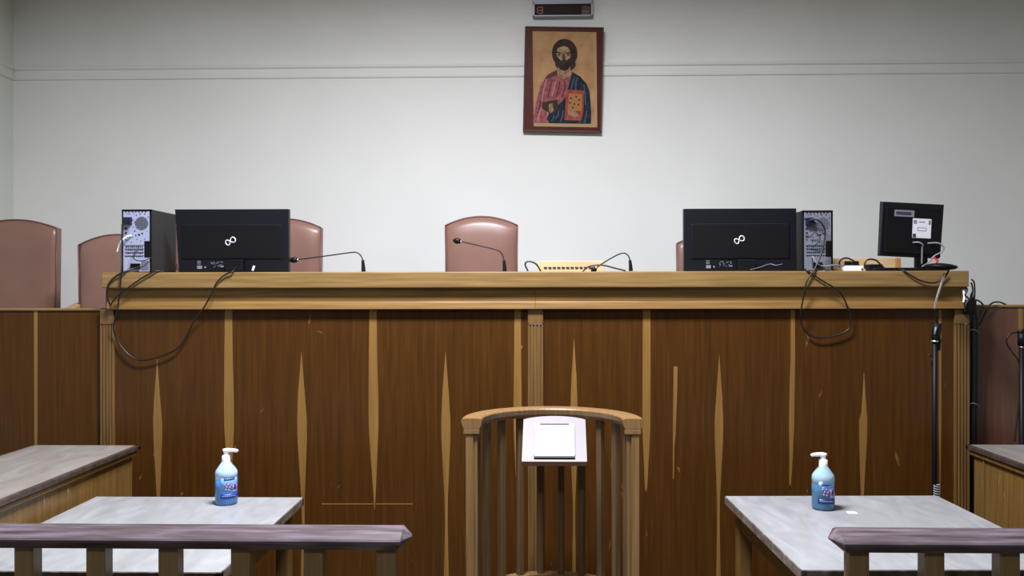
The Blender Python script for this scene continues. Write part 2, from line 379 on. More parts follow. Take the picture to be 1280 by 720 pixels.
# ------------------------------------------------------------------ computers on the bench
def tower(px0, px1, py_top, Y, d, label, gray, plug_cable):
    a, b = at(px0, 300, Y).x, at(px1, 300, Y).x; zt_ = at((px0+px1)/2, py_top, Y).z
    w, h = b-a, zt_-zT; c = (a+b)/2
    t = thing('computer_tower', label, 'computer', (c, Y, zT), 0, 'computer towers on the bench')
    case = obj('case', box(NB(), -w/2, w/2, .004, d, .006, h, .004), 'blackside', t, world=False)
    for x in (-w/2+.02, w/2-.02):
        for y in (.03, d-.03): obj('rubber_foot', lathe(NB(), [(.012, 0), (.012, .007)], x, y, 10), 'black', case, world=False)
    bm = NB(); W = w/2
    box(bm, -W, -W+.008, -.002, .006, .006, h); box(bm, W-.010, W, -.002, .006, .006, h); box(bm, -W, W, -.002, .006, h-.010, h)
    for k in range(7): box(bm, -W+.02+k*.018, -W+.027+k*.018, -.004, 0, h-.013, h-.006)
    obj('rear_frame', bm, 'black', t, world=False)
    x0, x1 = -W+.008, W-.010
    rp = obj('rear_plate', box(NB(), x0, x1, -.001, .005, .006, h-.010), gray, t, world=False)
    # round fan grille
    bm = NB(); fx, fz, fr = x0+(x1-x0)*.70, h*.78, w*.225
    prism(bm, [(fx+fr*math.cos(2*math.pi*i/28), fz+fr*math.sin(2*math.pi*i/28)) for i in range(28)], 'y', -.0025, 0)
    g = obj('fan_grille', bm, 'mesh', rp, world=False)
    bm = NB()
    for i in range(-4, 5):
        for j in range(-4, 5):
            x, z = fx+i*fr*.21, fz+j*fr*.21
            if (x-fx)**2+(z-fz)**2 < (fr*.93)**2: box(bm, x-fr*.06, x+fr*.06, -.0032, -.002, z-fr*.06, z+fr*.06)
    obj('grille_holes', bm, 'slot', g, world=False)
    def P(u, v): return x0+(x1-x0)*u, h*v
    for u, v, du, dv in ((.03, .86, .04, .02), (.10, .70, .09, .035), (.10, .63, .07, .03), (.12, .57, .12, .03), (.10, .52, .05, .02), (.60, .60, .07, .025), (.72, .62, .06, .02),
                         (.48, .59, .03, .02), (.64, .93, .04, .014), (.82, .93, .04, .014), (.44, .80, .035, .012), (.38, .72, .03, .012), (.44, .66, .05, .012), (.34, .56, .03, .014), (.52, .70, .02, .01), (.3, .48, .03, .01), (.24, .78, .03, .02), (.3, .88, .03, .01), (.50, .91, .03, .012), (.94, .88, .03, .014), (.52, .53, .02, .012), (.8, .53, .02, .012),
                         (.40, .93, .025, .01), (.20, .93, .02, .01), (.26, .93, .02, .01), (.14, .93, .02, .01), (.66, .50, .02, .012), (.9, .66, .02, .012)):
        x, z = P(u, v); e = (x1-x0)*du/2; q = h*dv/2
        obj('port', box(NB(), x-e, x+e, -.0028, .001, z-q, z+q), 'slot', rp, world=False)
    bm = NB()
    for r_ in range(4):                        # perforated slot covers
        for k in range(9):
            x, z = P(.12+k*.075, .41-.05*r_); s = .0028 if (k+r_) % 3 else .0042
            box(bm, x-s, x+s, -.0028, .001, z-.0035, z+.0035)
    obj('slot_perforation', bm, 'slot', rp, world=False)
    bm = NB()
    for r_ in range(4):
        x, z = P(.45, .435-.055*r_); box(bm, x-w*.36, x+w*.30, -.0034, .001, z-.0014, z+.0014)
    obj('slot_covers', bm, 'silver2', rp, world=False)
    bm = NB(); x, z = P(.98, .37); box(bm, x-w*.16, x+.004, -.003, .003, z-h*.13, z+h*.13, .001)
    obj('slot_latch', bm, 'black', t, world=False)
    bm = NB(); x, z = P(.85, .08); box(bm, x-w*.14, x+w*.10, -.003, .001, .014, .085*h+.035)
    obj('power_supply_vent', bm, 'mesh', t, world=False)
    bm = NB(); x, z = P(.48, .10); box(bm, x-w*.15, x+w*.15, -.02, .001, z-.015, z+.015, .003)
    obj('power_plug', bm, 'black', t, world=False)
    bm = NB(); x, z = P(.19, .815); box(bm, x-w*.13, x+w*.13, -.025, .001, z-.020, z+.020, .003)
    obj('video_plug', bm, 'blueplug', t, world=False)
    return t
tower(152.5, 189.5, 261.8, 4.745, .33, 'black computer tower with silver back at the left end of the bench', 'silver', 0)
tower(1003, 1041, 263, 4.745, .33, 'black computer tower with grey back between the right monitor and power strip', 'silver2', 1)

def infinity_logo(cx, cz, y, s, tilt):
    pts = []
    for i in range(48):
        t = 2*math.pi*i/48; d = 1+math.sin(t)**2
        x, z = s*math.cos(t)/d, s*1.5*math.sin(t)*math.cos(t)/d
        x *= (1.12 if x > 0 else .95)
        pts.append((cx+x*math.cos(tilt)-z*math.sin(tilt), y, cz+x*math.sin(tilt)+z*math.cos(tilt)))
    bm = NB(); tube(bm, pts+[pts[0], pts[1]], s*.125, 6, False); return bm
def wide_monitor(px0, px1, pyt, pyb, Y, label, skew, bits):
    a, b = at(px0, 300, Y).x, at(px1, 300, Y).x; c = (a+b)/2; w = b-a
    z1 = at((px0+px1)/2, pyt, Y).z-zT; z0 = at((px0+px1)/2, pyb, Y).z-zT
    z0 = max(z0, .001)
    t = thing('monitor', label, 'monitor', (c, Y, zT), 0, 'wide monitors on the bench')
    k = w/142                                   # one photo pixel
    bm = box(NB(), -w/2, w/2, .006, .042, z0, z1, .003)
    for v in bm.verts:
        if v.co.x < 0: v.co.x += skew*k*(1-(v.co.z-z0)/(z1-z0))
    sh = obj('back_shell', bm, 'shell', t, world=False)
    def X(px): return (px)*k-w/2
    zp1, zp0 = z1-19.5*k, z0+16*k
    bm = box(NB(), X(9), X(133), .0015, .008, zp0, zp1, .004); obj('raised_back', bm, 'shell2', sh, world=False)
    bm = box(NB(), X(12), X(128), .0005, .004, zp1-.001, zp1+.0015); obj('ridge_highlight', bm, 'blackside', sh, world=False)  # lighter strip painting the highlight along the raised panel's upper edge
    obj('logo', infinity_logo(X(69.5), z1-40*k, .0008, 6.2*k, R(28)), 'logo', t, world=False)
    bm = NB()
    for px_ in (54, 79): box(bm, X(px_)-.002, X(px_)+.002, -.0005, .002, z1-28.5*k, z1-27.5*k)
    obj('screw', bm, 'blackside', t, world=False)
    # rating sticker print
    bm = NB(); random.seed(bits)
    box(bm, X(28), X(34), .004, .007, z0+4*k, z0+8*k)
    box(bm, X(37), X(39), .004, .007, z0+5*k, z0+7*k)
    for i in range(26):
        px_ = 45+random.random()*15; py_ = 6+random.random()*7
        e = .3+random.random()*.8; box(bm, X(px_-e), X(px_+e), .004, .007, z0+py_*k-.0012, z0+py_*k+.0012)
    box(bm, X(57), X(61), .004, .007, z0+6*k, z0+8*k)
    for i in range(4): box(bm, X(28), X(32.5), .004, .007, z0+(9.6+1.3*i)*k, z0+(10.1+1.3*i)*k)
    obj('rating_sticker', bm, 'stickergrey', t, world=False)
    bm = box(NB(), X(66), X(88), -.035, .008, z0+.001, z0+15*k, .004); obj('stand_neck', bm, 'shell2', t, world=False)
    bm = box(NB(), -.13, .13, -.04, .20, 0, .006, .002); obj('stand_base', bm, 'black', t, world=False)
    return t, X, k, z0
mL = wide_monitor(218, 360.5, 261.3, 340, 4.80, 'wide black monitor seen from behind on the left half of the bench, silver loop emblem', 5, 3)
mR = wide_monitor(855, 996, 260.5, 340, 4.80, 'wide black monitor seen from behind beside the right tower, silver loop emblem', 0, 5)
t, X, k, z0 = mL
bm = box(NB(), -.006, .006, -.004, .0, -.014, .014, .001); bmesh.ops.rotate(bm, verts=bm.verts, matrix=Matrix.Rotation(R(18), 3, 'Y'))
bmesh.ops.translate(bm, verts=bm.verts, vec=(X(100), -.02, z0+.020)); obj('hanging_tag', bm, 'sticker', t, world=False)

# small square monitor on a stand
Y = 4.86
pc = at(1142, 287, Y); k = Y/F
t = thing('square_monitor', 'small square black monitor with a white sticker on its back', 'monitor', (pc.x, Y, zT))
hz = pc.z-zT; w, h = 77*k, 66*k
def tilted(bm):
    bmesh.ops.rotate(bm, verts=bm.verts, matrix=Matrix.Rotation(R(2.7), 3, 'Y')); bmesh.ops.rotate(bm, verts=bm.verts, matrix=Matrix.Rotation(R(4), 3, 'Z'))
    bmesh.ops.translate(bm, verts=bm.verts, vec=(0, 0, hz)); return bm
bm = NB(); prism(bm, [(-w/2, h/2), (w/2, h/2), (w/2-.008, -h/2), (-w/2-.006, -h/2)], 'y', .012, .04)
sh = obj('back_shell', tilted(bm), 'shell', t, world=False)
bm = box(NB(), -w/2+.012, w/2-.014, 0, .014, -h/2+.012, h/2-.03, .005); obj('raised_back', tilted(bm), 'shell2', sh, world=False)
bm = box(NB(), -w/2-.002, w/2+.002, .038, .05, -h/2-.004, h/2+.003, .002); obj('front_bezel', tilted(bm), 'blackside', sh, world=False)
def q(px, py): return ((px-1142)*k, (287-py)*k)
def patch(x0, x1, y0, y1, m, name, y=-.001, extra=None, par=None):
    a, b = q(x0, y1), q(x1, y0); bm = box(NB(), a[0], b[0], y, .002, a[1], b[1])
    return obj(name, tilted(bm), m, par or t, world=False)
st = patch(1140.5, 1164, 273, 297, 'sticker', 'white_sticker')
patch(1141.5, 1145.5, 275, 279.5, 'stickergrey', 'printed_mark', -.0018, par=st); patch(1160.5, 1163, 274.5, 280, 'stickergrey', 'printed_mark', -.0018, par=st)
patch(1141, 1145, 292, 296.5, 'stickerdark', 'printed_mark', -.0018, par=st); patch(1148, 1156, 276.6, 277.6, 'stickergrey', 'printed_line', -.0018, par=st)
fr_ = NB()
for x0, x1, y0, y1 in ((1147, 1158, 284, 284.6), (1147, 1158, 287.6, 288.2), (1147, 1147.5, 284, 288.2), (1157.5, 1158, 284, 288.2)):
    a, b = q(x0, y1), q(x1, y0); box(fr_, a[0], b[0], -.0018, .002, a[1], b[1])
obj('printed_box', tilted(fr_), 'stickergrey', st, world=False)
s2 = patch(1117, 1142, 263.5, 271.5, 'stickergrey', 'name_strip'); patch(1119, 1138, 265.5, 269.5, 'stickerdark', 'printed_line', -.0018, par=s2)
bm = box(NB(), -.005*1+(5-0)*k, (19)*k, .015, .04, .01, hz-h/2+.03, .004); obj('stand_neck', bm, 'shell2', t, world=False)
bm = box(NB(), -.10, .14, -.09, .12, 0, .014, .005); obj('stand_base', bm, 'black', t, world=False)
bm = NB()
tube(bm, [((a-1142)*k, y, hz+(287-b)*k) for a, b, y in ((1141, 303, 0), (1146, 303, -.02), (1151, 306, -.022), (1151.5, 311, -.01), (1152, 330, .0))], .0042)
tube(bm, [((a-1142)*k, y, hz+(287-b)*k) for a, b, y in ((1159, 304, 0), (1170, 304, -.02), (1176, 309, -.025), (1174, 315, -.02), (1166, 320, -.01), (1160, 328, -.0), (1152, 333, -.0))], .0042)
obj('monitor_leads', bm, 'greycable', t, world=False)
bm = NB(); tube(bm, [((a-1142)*k, y, hz+(287-b)*k) for a, b, y in ((1164, 321, -.02), (1168, 326, -.03), (1163, 331, -.02))], .006); obj('red_plug', bm, 'red', t, world=False)

# ------------------------------------------------------------------ gooseneck microphones
def mic(pts, Y, label):
    base = at(pts[0][0], 338, Y)
    t = thing('gooseneck_microphone', label, 'microphone', (base.x, Y, zT), 0, 'gooseneck microphones on the bench')
    obj('base', box(NB(), -.035, .035, -.03, .07, 0, .0022, .0008), 'black', t, world=False)
    W = []
    for px, py, y in pts: W.append(at(px, py, Y+y)-Vector((base.x, Y, zT)))
    r = W[1]-W[0]
    obj('grip', tube(NB(), [Vector((W[0].x, 0, .004)), W[0].lerp(W[1], .3), W[1]], lambda s: .0115-.004*s*s, 10), 'black', t, world=False)
    obj('gooseneck', tube(NB(), W[1:-1], .0034, 8), 'blackside', t, world=False)
    e = W[-1]; d = (W[-1]-W[-2])
    obj('collar', tube(NB(), [W[-2]-d*.12, W[-2]+d*.15], .0055, 10, False), 'chrome', t, world=False)
    bm = NB(); c = W[-2]+d*.55; u = d.normalized(); n_ = 10
    pr = [(i/n_, math.sin(math.pi*min(1, .12+.88*(i/n_)))**.6) for i in range(n_+1)]
    L_ = d.length*1.0
    tube(bm, [W[-2]+d*f for f, _ in pr], lambda s: max(.002, .017*math.sin(math.pi*min(.985, .10+.9*s))**.6), 12, False)
    obj('windscreen', bm, 'black', t, world=False)
    return t
mic([(454.5, 339, 0), (453.5, 325, 0), (451, 319.5, 0), (447, 316.3, 0), (442, 315.4, 0), (425, 317.5, .02), (395, 321.6, .05), (372, 324.5, .08), (362, 325.5, .09)], 4.80,
    'black gooseneck microphone whose head reaches the edge of the left monitor')
mic([(631, 338.5, 0), (630, 325, 0), (628, 318.5, 0), (624.5, 314.2, 0), (619, 312, 0), (610, 309.6, .02), (590, 305, .05), (576, 301.8, .08), (566, 300.4, .09)], 4.80,
    'black gooseneck microphone in front of the middle leather chair')
mic([(788.7, 338.5, 0), (787.5, 325, 0), (785.5, 320, 0), (782, 317, 0), (778, 316.5, 0), (770, 319.5, .03), (756, 327.5, .08), (745, 335, .12), (739, 339, .13)], 4.80,
    'black gooseneck microphone bent low beside the pale wooden rack')

# pale wooden rack with a row of dark points
a, b = at(671, 330, 5.15), at(756, 330, 5.15); zz = at(700, 326, 5.15).z
t = thing('wooden_rack', 'pale wooden rack with a row of small dark pegs, behind the middle of the bench', 'rack', ((a.x+b.x)/2, 5.15, zT))
w = b.x-a.x; h = zz-zT
obj('back_board', box(NB(), -w/2, w/2, .02, .04, 0, h, .003), 'palewood', t, world=False)
obj('bottom_rail', box(NB(), -w/2+.03, w/2-.05, -.012, .019, .0, .020, .002), 'palewood', t, world=False)
for i in range(12):
    x = -w/2+.05+i*(w-.11)/11
    bm = NB(); prism(bm, [(x-.010, .036), (x+.010, .036), (x+.002, .024), (x-.002, .024)], 'y', .004, .020); obj('peg', bm, 'slot', t, world=False)

# pale wooden box behind the power strip
a, b = at(1041, 328, 5.25), at(1126, 328, 5.25); zz = at(1090, 322.5, 5.25).z
t = thing('wooden_box', 'long pale wooden box behind the power strip, below the square monitor', 'box', ((a.x+b.x)/2, 5.3, zT))
w = b.x-a.x; h = zz-zT
obj('body', box(NB(), -w/2, w/2-.03, -.05, .06, 0, h, .003), 'palewood', t, world=False)
obj('end_block', box(NB(), w/2-.03, w/2, -.055, .06, 0, h, .003), 'endgrain', t, world=False)

# power strip and adapter
a, b = at(1055, 334, 4.78), at(1078, 334, 4.78)
t = thing('power_strip', 'white power strip with plugs in it beside the right tower', 'power strip', ((a.x+b.x)/2, 4.79, zT))
w = b.x-a.x
obj('body', box(NB(), -w/2, w/2, -.025, .025, 0, .030, .006), 'white', t, world=False)
for x in (-.25, .15): obj('plug', box(NB(), x*w-.015, x*w+.015, -.016, .016, .029, .055, .004), 'black', t, world=False)
a, b = at(1084, 334, 4.82), at(1101, 334, 4.82)
tag(obj('power_adapter', box(NB(), a.x, b.x, 4.79, 4.85, zT, zT+.038, .005), 'black'), 'black power adapter lying between power strip and square monitor', 'adapter')
a, b = at(1103, 334, 4.74), at(1147, 334, 4.74)
t = thing('keyboard', 'flat black keyboard lying in front of the square monitor', 'keyboard', ((a.x+b.x)/2-.02, 4.775, zT))
w = b.x-a.x+.05
obj('case', box(NB(), -w/2, w/2, -.06, -.0, 0, .014, .003), 'black', t, world=False)
bm = NB()
for i in range(10):
    for j in range(3): box(bm, -w/2+.01+i*(w-.02)/10, -w/2+.01+(i+.82)*(w-.02)/10, -.053+.017*j, -.039+.017*j, .0135, .018)
obj('keys', bm, 'blackside', t, world=False)

# ------------------------------------------------------------------ cables
def cable(pts, label, r=.0042, m='cable', name='cable', cat='cable', group=None):
    return tag(obj(name, tube(NB(), [at(*p) for p in pts], r), m), label, cat, group)
A = 4.667
cable([(166, 275, 4.70), (154, 278, 4.69), (152.5, 292, 4.68), (152.5, 320, 4.675), (152, 338, A), (150.5, 356, A), (149, 372, 4.675), (146, 390, 4.69), (142, 408, 4.70), (145, 422, 4.715), (153, 435, 4.72), (163, 445, 4.72), (175, 450, 4.72),
       (192, 448, 4.72), (212, 441, 4.72), (224, 433, 4.72), (234, 418, 4.72), (242, 402, 4.71), (255, 384, 4.69), (264, 368, A), (271, 353, A), (282, 343, A), (291, 339.2, A), (293, 336, 4.70), (296, 333.5, 4.74)],
      'black cable hanging in a big loop from left tower to left monitor')
cable([(176, 333, 4.715), (166, 336, 4.70), (155, 340, A), (144, 346, A), (136, 355, A), (133.5, 366, 4.675), (135, 375, 4.68), (138, 382, 4.69), (138, 385.5, 4.685)],
      'black cable curving round the left corner of the bench ledge, plugged in below it', r=.0048)
cable([(205, 339.8, 4.70), (194, 339.2, 4.672), (180, 346, A), (168, 354, A), (156, 363, A), (145, 372, 4.675), (139, 380, 4.688), (138.3, 384, 4.688)],
      'black cable running slantwise under the left tower to the corner of the bench', r=.0042)
cable([(157, 283, 4.74), (154, 296, 4.71), (149, 312, 4.705)][:0] or [(164, 294.5, 4.738), (158, 296, 4.715), (151, 302, 4.70), (148, 309, 4.70), (146.5, 315, 4.70)],
      'short white cable sticking out of the left tower', r=.0045, m='whitecable')
cable([(190, 322, 4.735), (178, 326, 4.715), (168, 324, 4.71), (168, 316, 4.715), (173, 310, 4.735)], 'thin black lead curled low on the back of the left tower', r=.0026)
cable([(216, 336.5, 4.84), (218, 329, 4.78), (221, 331, 4.775), (219, 337, 4.78), (224, 334, 4.77), (223, 338.6, 4.77)], 'thin tangled lead in the gap between left tower and monitor', r=.0022)
# right tower
cable([(1011, 276, 4.72), (1018, 274, 4.705), (1026, 278, 4.70), (1031, 287, 4.70), (1031, 297, 4.70), (1028, 312, 4.695), (1023, 326, 4.685), (1018, 337, 4.672), (1013.5, 343, A), (1008, 353, A), (1005, 368, 4.675), (1001.5, 388, 4.69),
       (1001.5, 402, 4.715), (1007, 414, 4.72), (1018, 421.5, 4.722), (1034, 421.8, 4.722), (1052, 417, 4.722), (1062, 409.5, 4.72), (1062.5, 396, 4.715), (1058, 380, 4.695), (1051, 367, A), (1040, 358, A), (1028, 351, A),
       (1016, 343, A), (1009, 338.3, 4.672), (1005, 336, 4.70)], 'long black cable looping from the right tower down over the bench panel', r=.0042)
cable([(1015, 327, 4.735), (1016, 321, 4.71), (1021, 329, 4.70), (1030, 333, 4.70), (1042, 331.5, 4.715), (1055, 332.5, 4.74)], 'grey lead running from the right tower to the power strip', r=.0042, m='greycable')
cable([(1012, 297, 4.735), (1019, 291, 4.715), (1025, 297, 4.712), (1022, 304, 4.715), (1014, 309, 4.735)], 'black lead making a round loop on the back of the right tower', r=.0026)
cable([(1049, 334, 4.80), (1050, 326, 4.80), (1057, 322.5, 4.80), (1065, 325, 4.80), (1073, 331, 4.80), (1078, 337, 4.76)], 'black cable arching over the white power strip', r=.0045)
cable([(1081, 336, 4.80), (1081.5, 328, 4.80), (1087, 324, 4.80), (1095, 325.5, 4.80), (1101, 331, 4.80), (1106, 335.5, 4.76)], 'black cable arching over the power adapter', r=.0045)
cable([(1124, 336, 4.71), (1130, 338.6, 4.672), (1138, 344, A), (1150, 350.5, A), (1162, 353.5, A), (1171, 353, A), (1178, 348, A), (1184, 342, A)], 'black cable sagging in front of the ledge below the square monitor', r=.0042)
cable([(660, 339, 4.86), (656.5, 331, 4.86), (659, 327, 4.86), (665, 327.5, 4.86), (671, 331, 4.86), (676, 339, 4.86)], 'black cable looping up left of the pale wooden rack', r=.0045)
cable([(728, 340, 4.86), (735, 333.5, 4.86), (745, 331.5, 4.86), (756, 332, 4.86), (768, 335, 4.86), (782, 338.5, 4.86)], 'black cable arching in front of the pale wooden rack', r=.0042)
for i, (dx, lab) in enumerate(((0, 'tiny white lead lying at the foot of the right monitor'),)):
    cable([(938, 337, 4.70), (950, 334, 4.73), (962, 330, 4.745), (970, 331.5, 4.73), (978, 330, 4.74)], lab, r=.0016, m='greycable')

# bundle at the right end of the bench
Yb = 4.78
t = thing('cable_bundle', 'thick bundle of black cables hanging down beside the right end of the bench', 'cables', at(1216, 560, Yb)*1)
t.location.z = 0
starts = ([(1214.5, 349, 4.72), (1217.5, 353, 4.72), (1218.5, 364, 4.72), (1217, 376, 4.73)],
          [(1215, 366, 4.73), (1213.5, 371, 4.72), (1214, 380, 4.725)],
          [(1214, 353, 4.73), (1216, 362, 4.725), (1215, 374, 4.73), (1219, 384, 4.735)],
          [(1220, 377, 4.74), (1215.5, 374, 4.73), (1214, 383, 4.73)])
for k_, (o_, r_) in enumerate(((-5, .010), (0, .012), (5, .010), (2, .009))):
    pts = starts[k_]+[(1216.5+o_*.8, 398, 4.75), (1216+o_, 415, 4.76), (1216+o_, 470, Yb), (1215+o_, 540, Yb), (1214+o_, 640, Yb), (1213+o_, 760, Yb)]
    W = [at(*p) for p in pts]; W[-1].z = .01
    obj('strand', tube(NB(), W, lambda u, r_=r_: r_*(.42+.58*min(1, max(0, u-.25)*6))), 'cable', t)
bm = NB(); tube(bm, [at(1204, 362, 4.70), at(1205.5, 370, 4.695), at(1204.5, 378, 4.70)], .006); obj('white_plug', bm, 'white', t)
bm = NB(); tube(bm, [at(p[0], p[1], 4.69) for p in ((1205, 357), (1209, 362), (1206.5, 369), (1211, 374), (1207, 381), (1206, 390))], .005); obj('loose_end', bm, 'cable', t)
bm = NB(); box(bm, at(1206, 380, 4.70).x, at(1220, 380, 4.70).x, 4.69, 4.73, at(1210, 393, 4.70).z, at(1210, 375, 4.70).z, .008); obj('plug_block', bm, 'black', t)
for py in (414, 506):
    bm = NB(); tube(bm, [at(1209, py+1, 4.745), at(1215, py-2, 4.742), at(1221, py-.5, 4.745), at(1224, py+3, 4.76)], .0022); obj('cable_tie', bm, 'greycable', t)
cable([(1215, 377, 4.76), (1220, 375, 4.76), (1225, 377, 4.77), (1229, 381, 4.78)], 'short black cable end bent over the right partition next to the bundle', r=.0045)
cable([(1223, 408, 4.80), (1229, 397, 4.80), (1235, 384, 4.795), (1241, 378.5, 4.80), (1249, 377.6, 4.81), (1257, 380.5, 4.83)], 'black cable climbing over the top edge of the reddish brown partition', r=.0045)

# ------------------------------------------------------------------ microphone stands
Ys = 4.50
def V(px, py, y=Ys): return at(px, py, y)
b = V(1168, 600)
t = thing('microphone_stand', 'thin black microphone stand behind the right table, with disc-shaped head at the ledge', 'stand', (b.x, Ys, 0))
obj('pole', tube(NB(), [(b.x, Ys, .02), (b.x, Ys, V(1168, 560).z), (b.x+.004, Ys, V(1169, 415).z)], .0125, 12, False), 'black', t)
bm = NB(); lathe(bm, [(.13, 0), (.13, .012), (.03, .03), (.014, .035)], b.x, Ys); obj('round_base', bm, 'black', t)
obj('clutch', tube(NB(), [V(1170, 428), V(1170, 421), V(1171.5, 404)], .021, 12, False), 'black', t)
obj('clutch_ring', tube(NB(), [V(1169, 427.5), V(1169, 425.5)], .0215, 12, False), 'chrome', t)
obj('clutch_label', tube(NB(), [V(1168.5, 418, Ys-.022), V(1170, 409, Ys-.022)], .005, 8, False), 'greycable', t)
obj('side_knob', tube(NB(), [V(1173.5, 438), V(1174.5, 424)], .008, 10, False), 'blackside', t)
obj('cable_clip', tube(NB(), [V(1168, 447), V(1162, 443.5), V(1160, 445)], .004, 8), 'blackside', t)
obj('clip_hook', tube(NB(), [V(1169, 446), V(1165, 452), V(1167, 462), V(1169, 475)], .0045, 8), 'black', t)
obj('lower_gooseneck', tube(NB(), [V(1171.5, 406), V(1170.5, 398), V(1168.2, 389), V(1167.8, 385)], .0052, 8), 'black', t)
obj('gooseneck', tube(NB(), [V(1167.8, 386), V(1171, 372), V(1176, 356), V(1180.5, 342)], .0058, 10), 'chrome', t)
bm = NB(); hc = V(1176, 333.5)
lathe(bm, [(.03, -.017), (.068, -.009), (.080, 0), (.072, .008), (.045, .015), (.01, .019)], n=32)
bmesh.ops.rotate(bm, verts=bm.verts, matrix=Matrix.Rotation(R(3), 3, 'Y')); bmesh.ops.translate(bm, verts=bm.verts, vec=hc); obj('disc_head', bm, 'black', t)
obj('head_bracket', tube(NB(), [V(1180.5, 347), V(1184, 342), V(1186, 337)], .0045, 8), 'blackside', t)
bm = NB(); pts = []
for i in range(40):
    a_ = i*.9; pts.append(V(1169, 605+i*.42)+Vector((.016*math.cos(a_), -.02+.012*math.sin(a_), 0)))
tube(bm, pts, .0034, 6, False); obj('coiled_lead', bm, 'greycable', t)

Y2 = 4.66; b = V(1277.5, 500, Y2)
t = thing('microphone_stand', 'black microphone stand behind the right desk with a cable looped at its top', 'stand', (b.x, Y2, 0))
obj('pole', tube(NB(), [(b.x, Y2, .02), (b.x, Y2, V(1277, 420, Y2).z)], .015, 12, False), 'black', t)
bm = NB(); lathe(bm, [(.12, 0), (.12, .012), (.03, .03), (.016, .035)], b.x, Y2); obj('round_base', bm, 'black', t)
obj('clutch', tube(NB(), [V(1277.5, 432, Y2), V(1277.5, 416, Y2)], .021, 12, False), 'black', t)
obj('clutch_ring', tube(NB(), [V(1277.5, 434.5, Y2), V(1277.5, 432.8, Y2)], .0165, 12, False), 'chrome', t)
obj('microphone_head', tube(NB(), [V(1273, 415.5, Y2), V(1279, 414, Y2), V(1286, 412, Y2)], .011, 10, False), 'black', t)
obj('lead', tube(NB(), [V(1273, 415.5, Y2), V(1264, 417, Y2), (V(1258.5, 423, Y2)), V(1259, 430, Y2), V(1265, 440, Y2), V(1272, 449, Y2), V(1274.5, 460, Y2), V(1274, 500, Y2), V(1270, 535, Y2), V(1268, 552, Y2)], .0042, 8), 'cable', t)

# ------------------------------------------------------------------ tables and desks
def lawyer_table(xl, xr, yb, yf, label, rot=0):
    zt_ = .75; w = xr-xl; d = yb-yf
    t = thing('lawyer_table', label, 'table', ((xl+xr)/2, (yb+yf)/2, 0), rot, "lawyers' tables")
    obj('tabletop', box(NB(), -w/2+.004, w/2-.004, -d/2+.004, d/2-.004, zt_-.03, zt_), 'laminate', t, world=False)
    bm = NB(); e = .022; h = .036
    box(bm, -w/2, w/2, -d/2, -d/2+e, zt_-h, zt_-.0012, .002); box(bm, -w/2, w/2, d/2-e, d/2, zt_-h, zt_-.0012, .002)
    box(bm, -w/2, -w/2+e, -d/2, d/2, zt_-h, zt_-.0012, .002); box(bm, w/2-e, w/2, -d/2, d/2, zt_-h, zt_-.0012, .002)
    obj('edging', bm, 'edging', t, world=False)
    bm = NB(); i = .045
    box(bm, -w/2+i, -w/2+i+.02, -d/2+i, d/2-i, zt_-.13, zt_-h-.0005); box(bm, w/2-i-.02, w/2-i, -d/2+i, d/2-i, zt_-.13, zt_-h-.0005)
    box(bm, -w/2+i, w/2-i, -d/2+i, -d/2+i+.02, zt_-.13, zt_-h-.0005); box(bm, -w/2+i, w/2-i, d/2-i-.02, d/2-i, zt_-.13, zt_-h-.0005)
    obj('apron', bm, 'deskside', t, world=False)
    for sx in (-1, 1):
        for sy in (-1, 1):
            x, y = sx*(w/2-.07), sy*(d/2-.07)
            obj('leg', box(NB(), x-.03, x+.03, y-.03, y+.03, 0, zt_-h-.001, .004), 'deskside', t, world=False)
    return t
pa, pb = atz(120, 620.5, .75), atz(383, 618.5, .75)
lawyer_table(pa.x, pb.x, pa.y, pa.y-1.06, 'grey-topped table with the sanitizer bottle whose nozzle points right')
pa, pb = atz(905, 619, .75), atz(1171, 619, .75)
lawyer_table(pa.x+.012, pb.x+.012, pa.y, pa.y-1.06, 'grey-topped table with the teal sanitizer bottle whose nozzle points left', R(1.5))

def clerk_desk(xl, xr, yb, yf, label, side):
    zt_ = .90
    t = thing('clerk_desk', label, 'desk', ((xl+xr)/2, (yb+yf)/2, 0), 0, "clerks' desks")
    w, d = xr-xl, yb-yf
    obj('desktop', box(NB(), -w/2+.02, w/2-.02, -d/2+.02, d/2-.02, zt_-.028, zt_), 'laminate2', t, world=False)
    bm = NB()
    for x0, x1, y0, y1 in ((-w/2, w/2, -d/2, -d/2+.025), (-w/2, w/2, d/2-.025, d/2), (-w/2, -w/2+.025, -d/2, d/2), (w/2-.025, w/2, -d/2, d/2)):
        box(bm, x0, x1, y0, y1, zt_-.024, zt_-.001, .004)
    obj('edging', bm, 'edging2', t, world=False)
    obj('top_moulding', box(NB(), -w/2+.012, w/2-.012, -d/2+.012, d/2-.012, zt_-.05, zt_-.029, .004), 'deskside', t, world=False)
    obj('body', box(NB(), -w/2+.03, w/2-.03, -d/2+.03, d/2-.03, 0, zt_-.0505), 'deskside', t, world=False)
    if side > 0:
        obj('corner_strip', box(NB(), -w/2+.022, -w/2+.0305, d/2-.14, d/2-.13, 0, zt_-.051), 'oak_v', t, world=False)
pa, pb = atz(40, 556, .90), atz(175.5, 556, .90)
clerk_desk(pa.x, pb.x, pb.y, pb.y-1.55, 'wooden desk with worn grey top and oak side, beside the left table', -1)
pb = atz(1206.6, 555, .90)
clerk_desk(pb.x, pb.x+.62, pb.y, pb.y-1.5, 'wooden desk below the reddish brown partition, cut off by the picture edge', 1)

